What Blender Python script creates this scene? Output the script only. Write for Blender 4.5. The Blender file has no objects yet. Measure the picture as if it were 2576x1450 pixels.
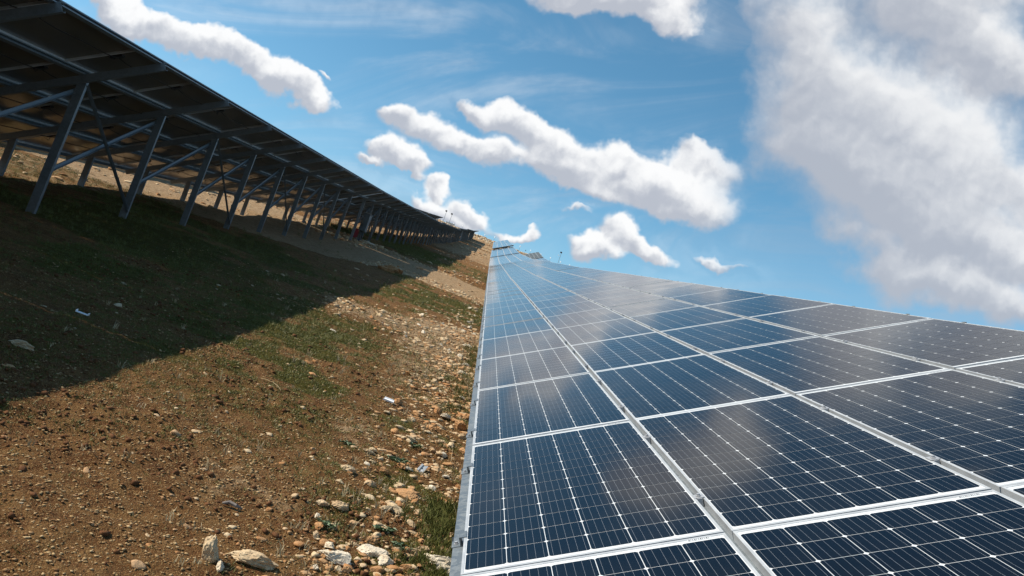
import bpy, bmesh, math, random
import numpy as np
from mathutils import Matrix, Vector, noise as mnoise

random.seed(7); rng = np.random.default_rng(11)
scene = bpy.context.scene
COL = scene.collection
CAMZ = 1.67                       # camera height above the soil under it

# ------------------------------------------------------------------ camera
MW = np.array([[0.94532291, 0.32368949, 0.03987118],
               [-0.07018015, 0.08250593, 0.99411645],
               [0.31849544, -0.94255922, 0.10071132]])     # world axes in camera axes (x right, y down, z forward)
cam_d = bpy.data.cameras.new('camera'); cam = bpy.data.objects.new('camera', cam_d); COL.objects.link(cam)
cam_d.sensor_width = 36; cam_d.lens = 36 * 3169.7 / 4096
cam_d.clip_start = 0.05; cam_d.clip_end = 12000
R = Matrix(((MW[0, 0], -MW[0, 1], -MW[0, 2]), (MW[1, 0], -MW[1, 1], -MW[1, 2]), (MW[2, 0], -MW[2, 1], -MW[2, 2])))
cam.matrix_world = Matrix.Translation((0, 0, CAMZ)) @ R.to_4x4()
scene.camera = cam

# ------------------------------------------------------------------ light and sky
TO_SUN = Vector((-0.746, -0.03, 0.666)).normalized()
SUN_EL = math.asin(TO_SUN.z); SUN_ROT = math.atan2(TO_SUN.x, TO_SUN.y)
sd = bpy.data.lights.new('sun', 'SUN'); so = bpy.data.objects.new('sun', sd); COL.objects.link(so)
sd.energy = 5.0; sd.angle = math.radians(0.5); sd.color = (1.0, 0.91, 0.76)
so.rotation_euler = TO_SUN.to_track_quat('Z', 'Y').to_euler()
scene.view_settings.view_transform = 'Standard'; scene.view_settings.look = 'None'
scene.view_settings.exposure = 0.45; scene.view_settings.gamma = 1.0
scene.view_settings.use_curve_mapping = False

world = bpy.data.worlds.new('World'); scene.world = world; world.use_nodes = True
NT = world.node_tree; NT.nodes.clear()
world.cycles.sampling_method = 'MANUAL'; world.cycles.sample_map_resolution = 256

class NB:
    """small node-building helper"""
    def __init__(s, nt): s.nt = nt
    def n(s, t, **k):
        o = s.nt.nodes.new(t)
        for a, b in k.items(): setattr(o, a, b)
        return o
    def put(s, sock, v):
        if isinstance(v, bpy.types.NodeSocket): s.nt.links.new(v, sock)
        elif v is not None: sock.default_value = v
    def m(s, op, a, b=None, c=None, clamp=False):
        o = s.n('ShaderNodeMath', operation=op, use_clamp=clamp)
        for i, v in enumerate((a, b, c)):
            if v is not None: s.put(o.inputs[i], v)
        return o.outputs[0]
    def v(s, op, a, b=None, scale=None):
        o = s.n('ShaderNodeVectorMath', operation=op)
        s.put(o.inputs[0], a)
        if b is not None: s.put(o.inputs[1], b)
        if scale is not None: s.put(o.inputs[3], scale)
        return o.outputs[1] if op in ('DOT_PRODUCT', 'LENGTH', 'DISTANCE') else o.outputs[0]
    def noise(s, vec, scale, detail=4, rough=0.5, dist=0.0, col=False, dim='3D'):
        o = s.n('ShaderNodeTexNoise', noise_dimensions=dim); s.put(o.inputs['Vector'], vec)
        o.inputs['Scale'].default_value = scale; o.inputs['Detail'].default_value = detail
        o.inputs['Roughness'].default_value = rough; o.inputs['Distortion'].default_value = dist
        return o.outputs['Color'] if col else o.outputs[0]
    def mix(s, f, a, b):
        o = s.n('ShaderNodeMix', data_type='RGBA'); s.put(o.inputs[0], f)
        for sock, v in ((o.inputs[6], a), (o.inputs[7], b)):
            if isinstance(v, tuple) and len(v) == 3: v = v + (1,)
            s.put(sock, v)
        return o.outputs[2]
    def ss(s, x, lo, hi, a=0.0, b=1.0):
        o = s.n('ShaderNodeMapRange', interpolation_type='SMOOTHSTEP'); s.put(o.inputs[0], x)
        o.inputs[1].default_value = lo; o.inputs[2].default_value = hi
        o.inputs[3].default_value = a; o.inputs[4].default_value = b
        return o.outputs[0]
    def comb(s, x, y, z=0.0):
        o = s.n('ShaderNodeCombineXYZ')
        for i, v in enumerate((x, y, z)): s.put(o.inputs[i], v)
        return o.outputs[0]

W = NB(NT)
d = W.n('ShaderNodeTexCoord').outputs['Generated']
sky = W.n('ShaderNodeTexSky', sky_type='NISHITA', sun_disc=False)
sky.sun_elevation = SUN_EL; sky.sun_rotation = SUN_ROT
sky.altitude = 600; sky.air_density = 1.0; sky.dust_density = 0.7; sky.ozone_density = 3.0
skyc = sky.outputs[0]
hs = W.n('ShaderNodeHueSaturation'); hs.inputs['Hue'].default_value = 0.480
hs.inputs['Saturation'].default_value = 1.16; hs.inputs['Value'].default_value = 1.46
W.put(hs.inputs['Color'], skyc); skyc = hs.outputs[0]

# Cumulus bank in front: positions are directions in the sky, written as slopes
# about one fixed compass direction (tangent plane of the sky, not of any camera).
FW = tuple(MW[:, 2]); RT = tuple(MW[:, 0]); DN = tuple(MW[:, 1])
K = 1993.5
fw = W.v('DOT_PRODUCT', d, FW)
fwc = W.m('MAXIMUM', fw, 0.12)
tx = W.m('DIVIDE', W.v('DOT_PRODUCT', d, RT), fwc)
ty = W.m('DIVIDE', W.v('DOT_PRODUCT', d, DN), fwc)
P = W.comb(tx, ty)
wn = W.v('SUBTRACT', W.noise(P, 7.0, 2, .55, col=True, dim='2D'), (.5, .5, .5))
P1 = W.v('ADD', P, W.v('SCALE', wn, scale=0.075))
wn2 = W.v('SUBTRACT', W.noise(P, 26.0, 3, .6, col=True, dim='2D'), (.5, .5, .5))
P1 = W.v('ADD', P1, W.v('SCALE', wn2, scale=0.024))
wn3 = W.v('SUBTRACT', W.noise(P, 70.0, 2, .6, col=True, dim='2D'), (.5, .5, .5))
P1 = W.v('ADD', P1, W.v('SCALE', wn3, scale=0.007))
P1 = W.v('MULTIPLY', P1, (1, 1, 0))
BL = [  # cx, cy, rx, ry, tilt, weight, softness group
 (290,20,95,36,32,1),(400,62,95,36,26,1),(490,105,80,34,24,1),(610,140,85,33,28,1),(700,192,95,34,33,1),(790,235,62,26,34,1),(815,192,30,9,30,.5),
 (1530,-10,150,52,10,.9),(1640,25,95,44,20,.7),(1600,-60,190,60,0,.9),(1420,-30,90,40,10,.6),
 (1040,310,70,42,28,.85),(1120,352,95,34,24,.75),(1230,392,80,28,24,.7),(1000,290,30,25,10,.4),
 (1290,292,72,44,20,1),(1205,280,60,26,25,.8),(1370,348,105,38,24,.9),
 (1450,412,125,44,24,.55),(1470,468,120,36,20,.95),(1400,430,90,30,20,.5),(1555,400,80,46,20,1),(1600,455,110,46,24,.5),(1680,452,70,50,24,1),(1745,500,100,50,24,1),(1660,490,120,40,22,.7),
 (965,385,52,28,18,1),(1020,412,62,26,20,.9),(925,412,48,12,22,.7),(1040,450,42,13,30,.5),(1110,480,30,20,15,.85),
 (1085,522,58,26,20,.9),(1190,530,44,26,15,.95),(1290,572,62,16,16,.6),(1330,580,26,12,0,.5),(1160,560,50,16,20,.7),
(1440,548,44,13,20,.42),
 (1570,598,56,32,18,1),(1640,635,62,26,22,.95),(1500,640,70,27,12,1),
 (1775,650,54,17,20,.55),(1850,682,60,14,22,.45),
 (1735,385,66,34,20,.78),(1795,422,70,32,20,.75),
 (1990,40,130,75,20,.75),(2060,170,160,85,24,.85),(2010,260,120,60,24,.7),(2200,260,170,90,24,.95),(2120,370,190,80,22,.8),(2330,360,160,90,24,.9),(2210,480,190,60,22,.95),
 (2400,500,190,80,20,.9),(2140,430,120,50,20,.6),(2330,590,220,54,20,.9),(2500,630,180,50,14,.85),(2560,440,120,70,24,.85),(1940,345,110,60,20,.55),
 (2330,60,190,80,24,.75),(2480,130,190,90,24,.85),(2560,210,110,50,24,.5),(2400,-30,260,70,0,.9),
 (2330,420,330,250,24,.38),(2400,735,220,55,16,.6),(2150,590,120,30,24,.5),(2290,690,190,36,20,.55),(2450,735,150,34,16,.62),(2250,640,130,34,24,.4),(2540,790,90,18,10,.4),(2350,770,120,22,18,.35),
]
D = 0.0; H = 0.0
EB = math.exp(-1.25)
for (cx, cy, rx, ry, an, w) in BL:
    if cx > 1940: rx *= 1.12; ry *= 1.22; w *= 1.05
    elif rx > 66: rx *= 1.06; ry *= 1.14
    mp = W.n('ShaderNodeMapping', vector_type='TEXTURE')
    W.put(mp.inputs['Vector'], P1)
    mp.inputs['Location'].default_value = ((cx - 1288) / K, (cy - 725) / K, 0)
    mp.inputs['Rotation'].default_value = (0, 0, math.radians(an))
    mp.inputs['Scale'].default_value = (rx / K, ry / K, 1)
    q = mp.outputs[0]
    g = W.m('POWER', EB, W.v('DOT_PRODUCT', q, q))
    D = W.m('MULTIPLY_ADD', g, w, D)
    H = W.m('MULTIPLY_ADD', W.m('MULTIPLY', g, w), W.v('DOT_PRODUCT', q, (0.25, -1, 0)), H)
def puff(v):
    # rounded cauliflower lumps (inverted cell distance) under finer turbulence
    vo = W.n('ShaderNodeTexVoronoi', feature='SMOOTH_F1', voronoi_dimensions='2D', normalize=True); W.put(vo.inputs['Vector'], v)
    vo.inputs['Scale'].default_value = 21.0; vo.inputs['Detail'].default_value = 2.0; vo.inputs['Roughness'].default_value = .5
    vo.inputs['Smoothness'].default_value = .35
    return W.m('ADD', W.m('MULTIPLY', W.noise(v, 17.0, 7, .60, dim='2D'), .5), W.m('MULTIPLY', W.m('SUBTRACT', .92, vo.outputs['Distance']), .62))
PW_ = W.v('ADD', P, W.v('SCALE', wn2, scale=0.02))
fb = puff(PW_)
softk = W.ss(tx, 0.20, 0.36)
fbl = W.noise(P, 5.5, 5, .55, dim='2D')
Dn = W.m('MULTIPLY_ADD', W.m('SUBTRACT', fb, .5), W.ss(D, -.1, .45, 0, .85), D)
Dn = W.m('MULTIPLY_ADD', W.m('SUBTRACT', fbl, .5), W.m('MULTIPLY_ADD', softk, 1.5, .45), Dn)
# soft veil on the right-hand bank, crisp edges on the small cumulus
a_hard = W.ss(Dn, .18, .62); a_soft = W.m('MULTIPLY', W.ss(Dn, .05, 1.35), .95)
alpha_in = W.m('ADD', W.m('MULTIPLY', a_hard, W.m('SUBTRACT', 1.0, softk)), W.m('MULTIPLY', a_soft, softk))
mpw = W.n('ShaderNodeMapping'); W.put(mpw.inputs['Vector'], P); mpw.inputs['Rotation'].default_value = (0, 0, math.radians(-24)); mpw.inputs['Scale'].default_value = (2.0, 6.5, 1)
wisp = W.m('MULTIPLY', W.ss(W.noise(mpw.outputs[0], 1.3, 6, .58, .6, dim='2D'), .44, .78), .36)
alpha_in = W.m('MAXIMUM', alpha_in, wisp)
alpha_in = W.m('MULTIPLY', alpha_in, 0.97)
hh = W.m('DIVIDE', H, W.m('MAXIMUM', D, 0.15))
fb2 = puff(W.v('ADD', PW_, (-0.004, -0.010, 0)))
lit = W.m('ADD', W.m('MULTIPLY', hh, 0.80), W.m('MULTIPLY', W.m('SUBTRACT', fb, fb2), W.m('MULTIPLY_ADD', softk, -1.1, 1.9)))
thick = W.ss(D, .6, 1.7)
lit = W.m('SUBTRACT', W.m('ADD', lit, .60), W.m('MULTIPLY', thick, .10))
lit = W.m('SUBTRACT', lit, W.m('MULTIPLY', softk, .16))
shade = W.ss(lit, 0.0, 1.0)
# general cloud field for the rest of the sky
sepd = W.n('ShaderNodeSeparateXYZ'); W.put(sepd.inputs[0], d)
zz = W.m('MAXIMUM', W.m('ADD', sepd.outputs[2], .12), .05)
Q = W.comb(W.m('DIVIDE', sepd.outputs[0], zz), W.m('DIVIDE', sepd.outputs[1], zz), 3.3)
gn = W.noise(Q, 0.42, 6, .50, .25)
gn2 = W.noise(W.v('ADD', Q, (-.25, 0, 0)), 0.42, 6, .50, .25)
alpha_out = W.m('MULTIPLY', W.ss(gn, .36, .80), .62)
shade_out = W.m('MULTIPLY_ADD', W.m('SUBTRACT', gn, gn2), 2.2, .55, clamp=True)
ox = W.m('SUBTRACT', W.m('ABSOLUTE', tx), 0.66); oy = W.m('SUBTRACT', W.m('ABSOLUTE', W.m('ADD', ty, .02)), 0.38)
wout = W.m('MAXIMUM', W.ss(W.m('MAXIMUM', ox, oy), 0.0, 0.16), W.ss(fw, .45, .25))
alpha = W.m('ADD', W.m('MULTIPLY', alpha_in, W.m('SUBTRACT', 1.0, wout)), W.m('MULTIPLY', alpha_out, wout))
shd = W.m('ADD', W.m('MULTIPLY', shade, W.m('SUBTRACT', 1.0, wout)), W.m('MULTIPLY', shade_out, wout))
ccol = W.mix(shd, (4.9, 5.2, 5.9), (9.8, 9.8, 9.8))
ccol = W.v('SCALE', ccol, scale=W.m('MULTIPLY_ADD', W.m('MULTIPLY', softk, W.m('SUBTRACT', 1.0, wout)), -.06, 1.0))
final = W.mix(alpha, skyc, ccol)
bg = W.n('ShaderNodeBackground'); W.put(bg.inputs[0], final); bg.inputs[1].default_value = 0.075
wo = W.n('ShaderNodeOutputWorld'); NT.links.new(bg.outputs[0], wo.inputs[0])

# ------------------------------------------------------------------ helpers
def tag(o, label=None, cat=None, group=None, kind=None):
    if label: o['label'] = label
    if cat: o['category'] = cat
    if group: o['group'] = group
    if kind: o['kind'] = kind
    return o
def link(o, parent=None):
    COL.objects.link(o)
    if parent is not None: o.parent = parent
    return o
def obj(name, me, parent=None, loc=None, rot=None, scale=None):
    o = bpy.data.objects.new(name, me); link(o, parent)
    if loc is not None: o.location = loc
    if rot is not None: o.rotation_euler = rot
    if scale is not None: o.scale = scale
    return o
def empty(name, mat=None, loc=None):
    o = bpy.data.objects.new(name, None); COL.objects.link(o); o.empty_display_size = .2
    if mat is not None: o.matrix_world = mat
    if loc is not None: o.location = loc
    return o
class MB:
    """collects vertices and faces for one mesh"""
    def __init__(s): s.v = []; s.f = []; s.m = []; s.uv = []
    def poly(s, pts, mi=0, uv=None):
        i = len(s.v); s.v += [tuple(p) for p in pts]; s.f.append(tuple(range(i, i + len(pts)))); s.m.append(mi)
        s.uv += list(uv) if uv else [(0, 0)] * len(pts)
    def box(s, a, b, mi=0):
        x0, y0, z0 = a; x1, y1, z1 = b
        c = [(x0,y0,z0),(x1,y0,z0),(x1,y1,z0),(x0,y1,z0),(x0,y0,z1),(x1,y0,z1),(x1,y1,z1),(x0,y1,z1)]
        for f in ((3,2,1,0),(4,5,6,7),(0,1,5,4),(1,2,6,5),(2,3,7,6),(3,0,4,7)): s.poly([c[k] for k in f], mi)
    def sweep(s, prof, A, B, side, mi=0):
        """extrude closed 2-D profile from A to B; profile x along side, y along the third axis"""
        A = Vector(A); B = Vector(B); t = (B - A).normalized(); sx = Vector(side); sx = (sx - t * sx.dot(t)).normalized(); sy = t.cross(sx)
        r0 = [A + sx * p[0] + sy * p[1] for p in prof]; r1 = [B + sx * p[0] + sy * p[1] for p in prof]
        n = len(prof)
        for i in range(n):
            j = (i + 1) % n; s.poly([r0[i], r0[j], r1[j], r1[i]], mi)
        s.poly(r0[::-1], mi); s.poly(r1, mi)
    def tube(s, pts, r, n=5, mi=0):
        pts = [Vector(p) for p in pts]; rings = []
        for i, p in enumerate(pts):
            t = (pts[min(i + 1, len(pts) - 1)] - pts[max(i - 1, 0)]).normalized()
            a = t.orthogonal().normalized(); b = t.cross(a); rr = r[i] if isinstance(r, (list, tuple)) else r
            rings.append([p + (a * math.cos(2 * math.pi * k / n) + b * math.sin(2 * math.pi * k / n)) * rr for k in range(n)])
        for i in range(len(rings) - 1):
            for k in range(n):
                j = (k + 1) % n; s.poly([rings[i][k], rings[i][j], rings[i+1][j], rings[i+1][k]], mi)
        s.poly(rings[0][::-1], mi); s.poly(rings[-1], mi)
    def mesh(s, name, mats, smooth=False):
        me = bpy.data.meshes.new(name); me.from_pydata(s.v, [], s.f)
        for m in mats: me.materials.append(m)
        me.polygons.foreach_set('material_index', s.m)
        ul = me.uv_layers.new(name='UVMap'); ul.data.foreach_set('uv', np.array(s.uv, dtype=np.float32).ravel())
        if smooth: me.polygons.foreach_set('use_smooth', [True] * len(s.f))
        me.update(); return me
def c_profile(w, h, t):   # C channel, web at x=-w/2, open towards +x
    return [(-w/2,-h/2),(w/2,-h/2),(w/2,-h/2+t),(-w/2+t,-h/2+t),(-w/2+t,h/2-t),(w/2,h/2-t),(w/2,h/2),(-w/2,h/2)]
def rect_profile(w, h): return [(-w/2,-h/2),(w/2,-h/2),(w/2,h/2),(-w/2,h/2)]

# ------------------------------------------------------------------ noise and terrain in numpy
def _h(ix, iy, seed):
    n = (ix.astype(np.int64) * 374761393 + iy.astype(np.int64) * 668265263 + seed * 982451653) & 0xffffffff
    n = ((n ^ (n >> 13)) * 1274126177) & 0xffffffff
    n = ((n ^ (n >> 16)) * 2246822519) & 0xffffffff
    return ((n ^ (n >> 15)) & 0xffffff) / float(0xffffff)
def vn(x, y, seed=0):
    xf = np.floor(x); yf = np.floor(y); u = x - xf; v = y - yf
    u = u*u*u*(u*(u*6-15)+10); v = v*v*v*(v*(v*6-15)+10)
    a = _h(xf, yf, seed); b = _h(xf+1, yf, seed); c = _h(xf, yf+1, seed); e = _h(xf+1, yf+1, seed)
    return (a*(1-u)+b*u)*(1-v) + (c*(1-u)+e*u)*v
def fbm(x, y, sc, octv=4, seed=0, rough=.5):
    t = 0; a = 1; s = 0
    for o in range(octv):
        t = t + a * vn(x*sc*2**o + 17.3*o, y*sc*2**o - 9.1*o, seed+o); s += a; a *= rough
    return t / s
def sst(x, a, b): t = np.clip((x - a) / (b - a), 0, 1); return t*t*(3-2*t)

LY = np.array([-60,0,28.9,34,45.7,51.7,62.8,74.6,87.7,106.6,138.3,175.1,215,246.])
LZ = np.array([-7,1.07,4.92,5.607,7.224,8.065,9.64,11.33,13.34,16.21,21.3,27.0,33.54,38.7])   # upper edge of the left row, from the eye
yy = np.concatenate([np.arange(-60, 246, 1.0), [246.]]); zz0 = np.interp(yy, LY, LZ)
ker = np.hanning(9); ker /= ker.sum(); zs = np.convolve(np.pad(zz0, 4, mode='edge'), ker, 'valid')
zs[:4] = zz0[:4]; zs[-4:] = zz0[-4:]
def prof(y):
    z = np.interp(np.clip(y, -60, 246), yy, zs) - 2.74
    z = np.where(y > 246, z - (np.clip(y, 246, 1100) - 246) * 0.13, z)
    return z
def G(X, Y, fine=True):
    X = np.asarray(X, float); Y = np.asarray(Y, float)
    z = prof(Y) + CAMZ - 0.0355 * np.clip(X, -30, 14)
    z = z - sst(X, 14, 160) * 9 - sst(-X, 30, 260) * 8
    z = z + sst(Y, 60, -70) * 0
    z = z + (fbm(X, Y, .35, 3, 3) - .5) * .16 * sst(Y, 3, 12)
    z = z + (fbm(X, Y, .05, 3, 9) - .5) * .5 * sst(np.abs(X), 16, 60)
    # stone bank along the crest
    z = z + 1.0 * np.exp(-((Y - 245.5) / 2.2) ** 2) * (.75 + .5 * fbm(X, Y, .5, 3, 21)) * sst(60 - np.abs(X), 0, 20)
    # shallow scarps running across the slope
    for (y0, x0, sl, hgt) in ((38.2, 0, -.35, .10), (26, 0, .1, -.06), (60, 0, -.25, .12), (80, 0, -.2, .12), (103, 0, -.25, .15), (160, 0, -.2, .15), (205, 0, -.2, .15)):
        z = z + hgt * (sst(Y - (y0 + sl * X + .8*(fbm(X, Y, .6, 2, 5)-.5)), -.35, .35) - sst(Y - y0 - sl*X, .5, 8))
    if fine:
        k = sst(60 - Y, 0, 40)
        z = z + (fbm(X, Y, 2.4, 3, 31) - .5) * .055 * k
        z = z + (fbm(X, Y, 9.0, 3, 41, .6) - .5) * .042 * sst(22 - Y, 0, 12)
        clod = sst(fbm(X, Y, 1.1, 2, 55), .52, .66)
        z = z + np.abs(fbm(X, Y, 22, 2, 61) - .5) * .055 * clod * sst(12 - Y, 0, 4)
    return z
def Gs(x, y, fine=True): return float(G(np.array([x]), np.array([y]), fine)[0])

def masks(X, Y):
    n1 = fbm(X, Y, .8, 4, 71); n2 = fbm(X, Y, 2.3, 4, 81); n3 = fbm(X, Y*.5, .3, 3, 91)
    wx = X + (n1 - .5) * 1.6; wy = Y + (n3 - .5) * 3.0
    def band(c, lo, hi, s): return sst(c, lo - s, lo + s) * sst(-c, -hi - s, -hi + s)
    # green
    g = .85 * band(wx, -12, -3.3, .7) * band(wy, 5, 19.5, 1.2) * sst(n1, .25, .5)
    g = np.maximum(g, .95 * band(wx, -2.9, -1.0, .4) * band(wy, 5.8, 13, 1.2) * sst(n2, .36, .6))
    g = np.maximum(g, .8 * band(wx, -3.8, -.3, .5) * band(wy, 10, 18, 2) * sst(n1, .3, .55))
    g = np.maximum(g, .95 * band(wx, -2.4, 2, .5) * band(wy, 17, 25.5, 1) * sst(n2, .25, .5))
    g = np.maximum(g, .9 * band(wx, -9, -1.6, .8) * band(wy, 38, 62, 2) * sst(n1, .25, .55))
    g = np.maximum(g, .6 * band(wx, -.9, 2, .4) * band(wy, 40, 66, 3) * sst(n1, .35, .6))
    g = np.maximum(g, .8 * band(wx, .05, 2, .15) * band(wy, 2, 13, 1) * sst(n2, .35, .55))
    g = np.maximum(g, .75 * band(wx, -.75, .3, .2) * band(wy, 3, 13, 1) * sst(n2, .42, .56))
    g = np.maximum(g, .45 * band(wx, -5, -.7, .3) * band(wy, 3.5, 9, 1) * sst(n2, .50, .68))
    g = np.maximum(g, .5 * sst(n2, .55, .7) * sst(Y, 60, 90) * (1 - sst(Y, 120, 220)))
    g = np.maximum(g, .7 * sst(n3, .45, .6) * sst(np.abs(X + 2), 10, 14))
    g = np.maximum(g, .55 * band(wx, -7, -.35, .6) * band(wy, 4.6, 18, 1.2) * (.55 + .45 * sst(n1, .35, .6)))
    # pale limestone dust and rubble
    lowb = 26.5 + np.where(X < -2.4, (X + 2.4) * 2.2, (X + 2.4) * .1); lowb = np.maximum(lowb, 19)
    p = .95 * sst(wy - lowb, -.6, .6) * sst(37.5 - .35 * X - wy, -.4, .8)
    p = np.maximum(p, .85 * np.exp(-(((Y - (13.6 + .7*(X+1.2))) / 1.0) ** 2)) * band(wx, -2.4, 1.5, .3))
    p = np.maximum(p, 1.1 * np.exp(-(((X + .35) / .65) ** 2 + ((Y - 13.5) / 2.6) ** 2)))
    p = np.maximum(p, .55 * np.exp(-(((X + .35) / .5) ** 2 + ((Y - 10) / 2.2) ** 2)))
    p = np.maximum(p, .5 * np.exp(-(((X + .55) / .3) ** 2 + ((Y - 6.3) / .7) ** 2)))
    p = np.maximum(p, .35 * np.exp(-(((X + .9) / .6) ** 2 + ((Y - 4.6) / .6) ** 2)))
    p = np.maximum(p, .42 * band(wx, -30, -7.6, .5) * sst(n1, .3, .5) * sst(Y, 8, 14))
    stripes = sst(vn(X * .06, (Y + .25 * X) * .16, 5) + .25 * n1, .42, .62)
    p = np.maximum(p, sst(Y, 62, 80) * (.45 + .5 * stripes) * (.55 + .45 * sst(Y, 110, 180)))
    p = np.maximum(p, sst(Y, 241, 243))
    p = np.clip(p * (.55 + .9 * n2), 0, 1); g = np.clip(g * (1 - .75 * p), 0, 1)
    return g, p

# ------------------------------------------------------------------ materials
def mat(name):
    m = bpy.data.materials.new(name); m.use_nodes = True; nt = m.node_tree
    b = nt.nodes['Principled BSDF']; return m, NB(nt), b
def simple(name, col, rough=.5, metal=0.0, coat=0.0, crough=.05, nscale=None, namt=.15, spec=.5, bump=0):
    m, N, b = mat(name)
    b.inputs['Base Color'].default_value = (*col, 1); b.inputs['Roughness'].default_value = rough
    b.inputs['Metallic'].default_value = metal; b.inputs['Coat Weight'].default_value = coat
    b.inputs['Coat Roughness'].default_value = crough; b.inputs['Specular IOR Level'].default_value = spec
    if nscale:
        tc = N.n('ShaderNodeTexCoord').outputs['Object']
        nz = N.noise(tc, nscale, 6, .6)
        lo = tuple(c * (1 - namt) for c in col); hi = tuple(min(1, c * (1 + namt)) for c in col)
        N.put(b.inputs['Base Color'], N.mix(N.ss(nz, .3, .7), lo, hi))
        N.put(b.inputs['Roughness'], N.ss(nz, .2, .8, max(0, rough - .1), min(1, rough + .12)))
        if bump:
            bp = N.n('ShaderNodeBump'); bp.inputs['Strength'].default_value = bump; bp.inputs['Distance'].default_value = .01
            N.put(bp.inputs['Height'], nz); N.nt.links.new(bp.outputs[0], b.inputs['Normal'])
    return m
M_frame = simple('anodised_aluminium', (.46, .48, .50), .40, .30, nscale=9, namt=.08)
M_sheet = simple('white_backsheet_margin', (.58, .61, .64), .5, 0, .4, .10)
def galv_mat(name, col):
    m, N, b = mat(name); tc = N.n('ShaderNodeTexCoord').outputs['Object']
    vo = N.n('ShaderNodeTexVoronoi'); N.put(vo.inputs['Vector'], tc); vo.inputs['Scale'].default_value = 38
    hsv = N.n('ShaderNodeSeparateColor'); N.put(hsv.inputs[0], vo.outputs['Color'])
    nz = N.noise(tc, 3.0, 5, .6)
    f = N.m('ADD', N.m('MULTIPLY', hsv.outputs[0], .5), N.m('MULTIPLY', nz, .6))
    N.put(b.inputs['Base Color'], N.mix(f, tuple(c*.72 for c in col), tuple(min(1, c*1.2) for c in col)))
    N.put(b.inputs['Roughness'], N.ss(f, .2, .9, .32, .6)); b.inputs['Metallic'].default_value = .45
    return m
M_galv = galv_mat('galvanised_steel', (.170, .195, .215))
M_black = simple('black_plastic_and_slot_shade', (.015, .015, .016), .45)
M_bolt = simple('zinc_bolt', (.42, .43, .45), .4, .4)

def cell_mat():
    m, N, b = mat('monocrystalline_cell')
    uv = N.n('ShaderNodeUVMap').outputs[0]; s = N.n('ShaderNodeSeparateXYZ'); N.put(s.inputs[0], uv)
    fx = N.m('FRACT', N.m('MULTIPLY', s.outputs[0], 5.0))
    bus = N.m('LESS_THAN', N.m('ABSOLUTE', N.m('SUBTRACT', fx, .5)), .012)
    fy = N.m('FRACT', N.m('MULTIPLY', s.outputs[1], 80.0))
    fin = N.m('MULTIPLY', N.m('LESS_THAN', fy, .06), .10)
    oi = N.n('ShaderNodeObjectInfo').outputs['Random']
    tc = N.n('ShaderNodeTexCoord').outputs['Object']
    nz = N.noise(tc, 1.5, 2, .5)
    v = N.m('ADD', N.m('MULTIPLY', oi, .6), N.m('MULTIPLY', nz, .4))
    base = N.mix(v, (.0008, .0020, .0060), (.0022, .0032, .0065))
    base = N.mix(fin, base, (.10, .12, .16))
    base = N.mix(N.m('MULTIPLY', bus, .5), base, (.42, .46, .52))
    # dust film
    dust = N.ss(N.noise(tc, 2.2, 6, .65), .40, .80, 0.0, .012)
    base = N.mix(dust, base, (.30, .26, .20))
    so_ = N.n('ShaderNodeSeparateXYZ'); N.put(so_.inputs[0], tc)
    edge = N.m('MULTIPLY', N.ss(so_.outputs[0], -.30, -.48, 0, .05), N.ss(N.noise(tc, 7, 4, .6), .4, .7))
    base = N.mix(edge, base, (.30, .25, .18))
    N.put(b.inputs['Base Color'], base)
    b.inputs['Roughness'].default_value = .5; b.inputs['Specular IOR Level'].default_value = 0.0
    b.inputs['Coat Weight'].default_value = 1; b.inputs['Coat IOR'].default_value = 1.26
    N.put(b.inputs['Coat Roughness'], N.ss(N.noise(tc, 1.2, 3, .5), .3, .7, .07, .12))
    return m
M_cell = cell_mat()
def far_mat():
    """whole module face: 6 x 12 cells drawn from the panel's own coordinates"""
    m, N, b = mat('distant_module_face')
    uv = N.n('ShaderNodeUVMap').outputs[0]; s = N.n('ShaderNodeSeparateXYZ'); N.put(s.inputs[0], uv)
    def edge(o, n, w):
        f = N.m('FRACT', N.m('MULTIPLY', o, float(n))); return N.m('GREATER_THAN', N.m('ABSOLUTE', N.m('SUBTRACT', f, .5)), .5 - w)
    line = N.m('MAXIMUM', edge(s.outputs[0], 6, .018), edge(s.outputs[1], 12, .010))
    oi = N.n('ShaderNodeObjectInfo').outputs['Random']
    base = N.mix(oi, (.0008, .0020, .0060), (.0022, .0032, .0065))
    base = N.mix(line, base, (.75, .78, .82))
    N.put(b.inputs['Base Color'], base); b.inputs['Roughness'].default_value = .5; b.inputs['Specular IOR Level'].default_value = 0.0
    b.inputs['Coat Weight'].default_value = 1; b.inputs['Coat Roughness'].default_value = .08; b.inputs['Coat IOR'].default_value = 1.26
    return m
M_far = far_mat()
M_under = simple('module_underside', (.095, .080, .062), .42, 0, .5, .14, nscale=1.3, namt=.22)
M_green_reflect = simple('module_green_reflection', (.035, .040, .032), .55, 0, .25, .3, nscale=2, namt=.25)  # dark green reflection of the tilted panels put into the base colour

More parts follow.
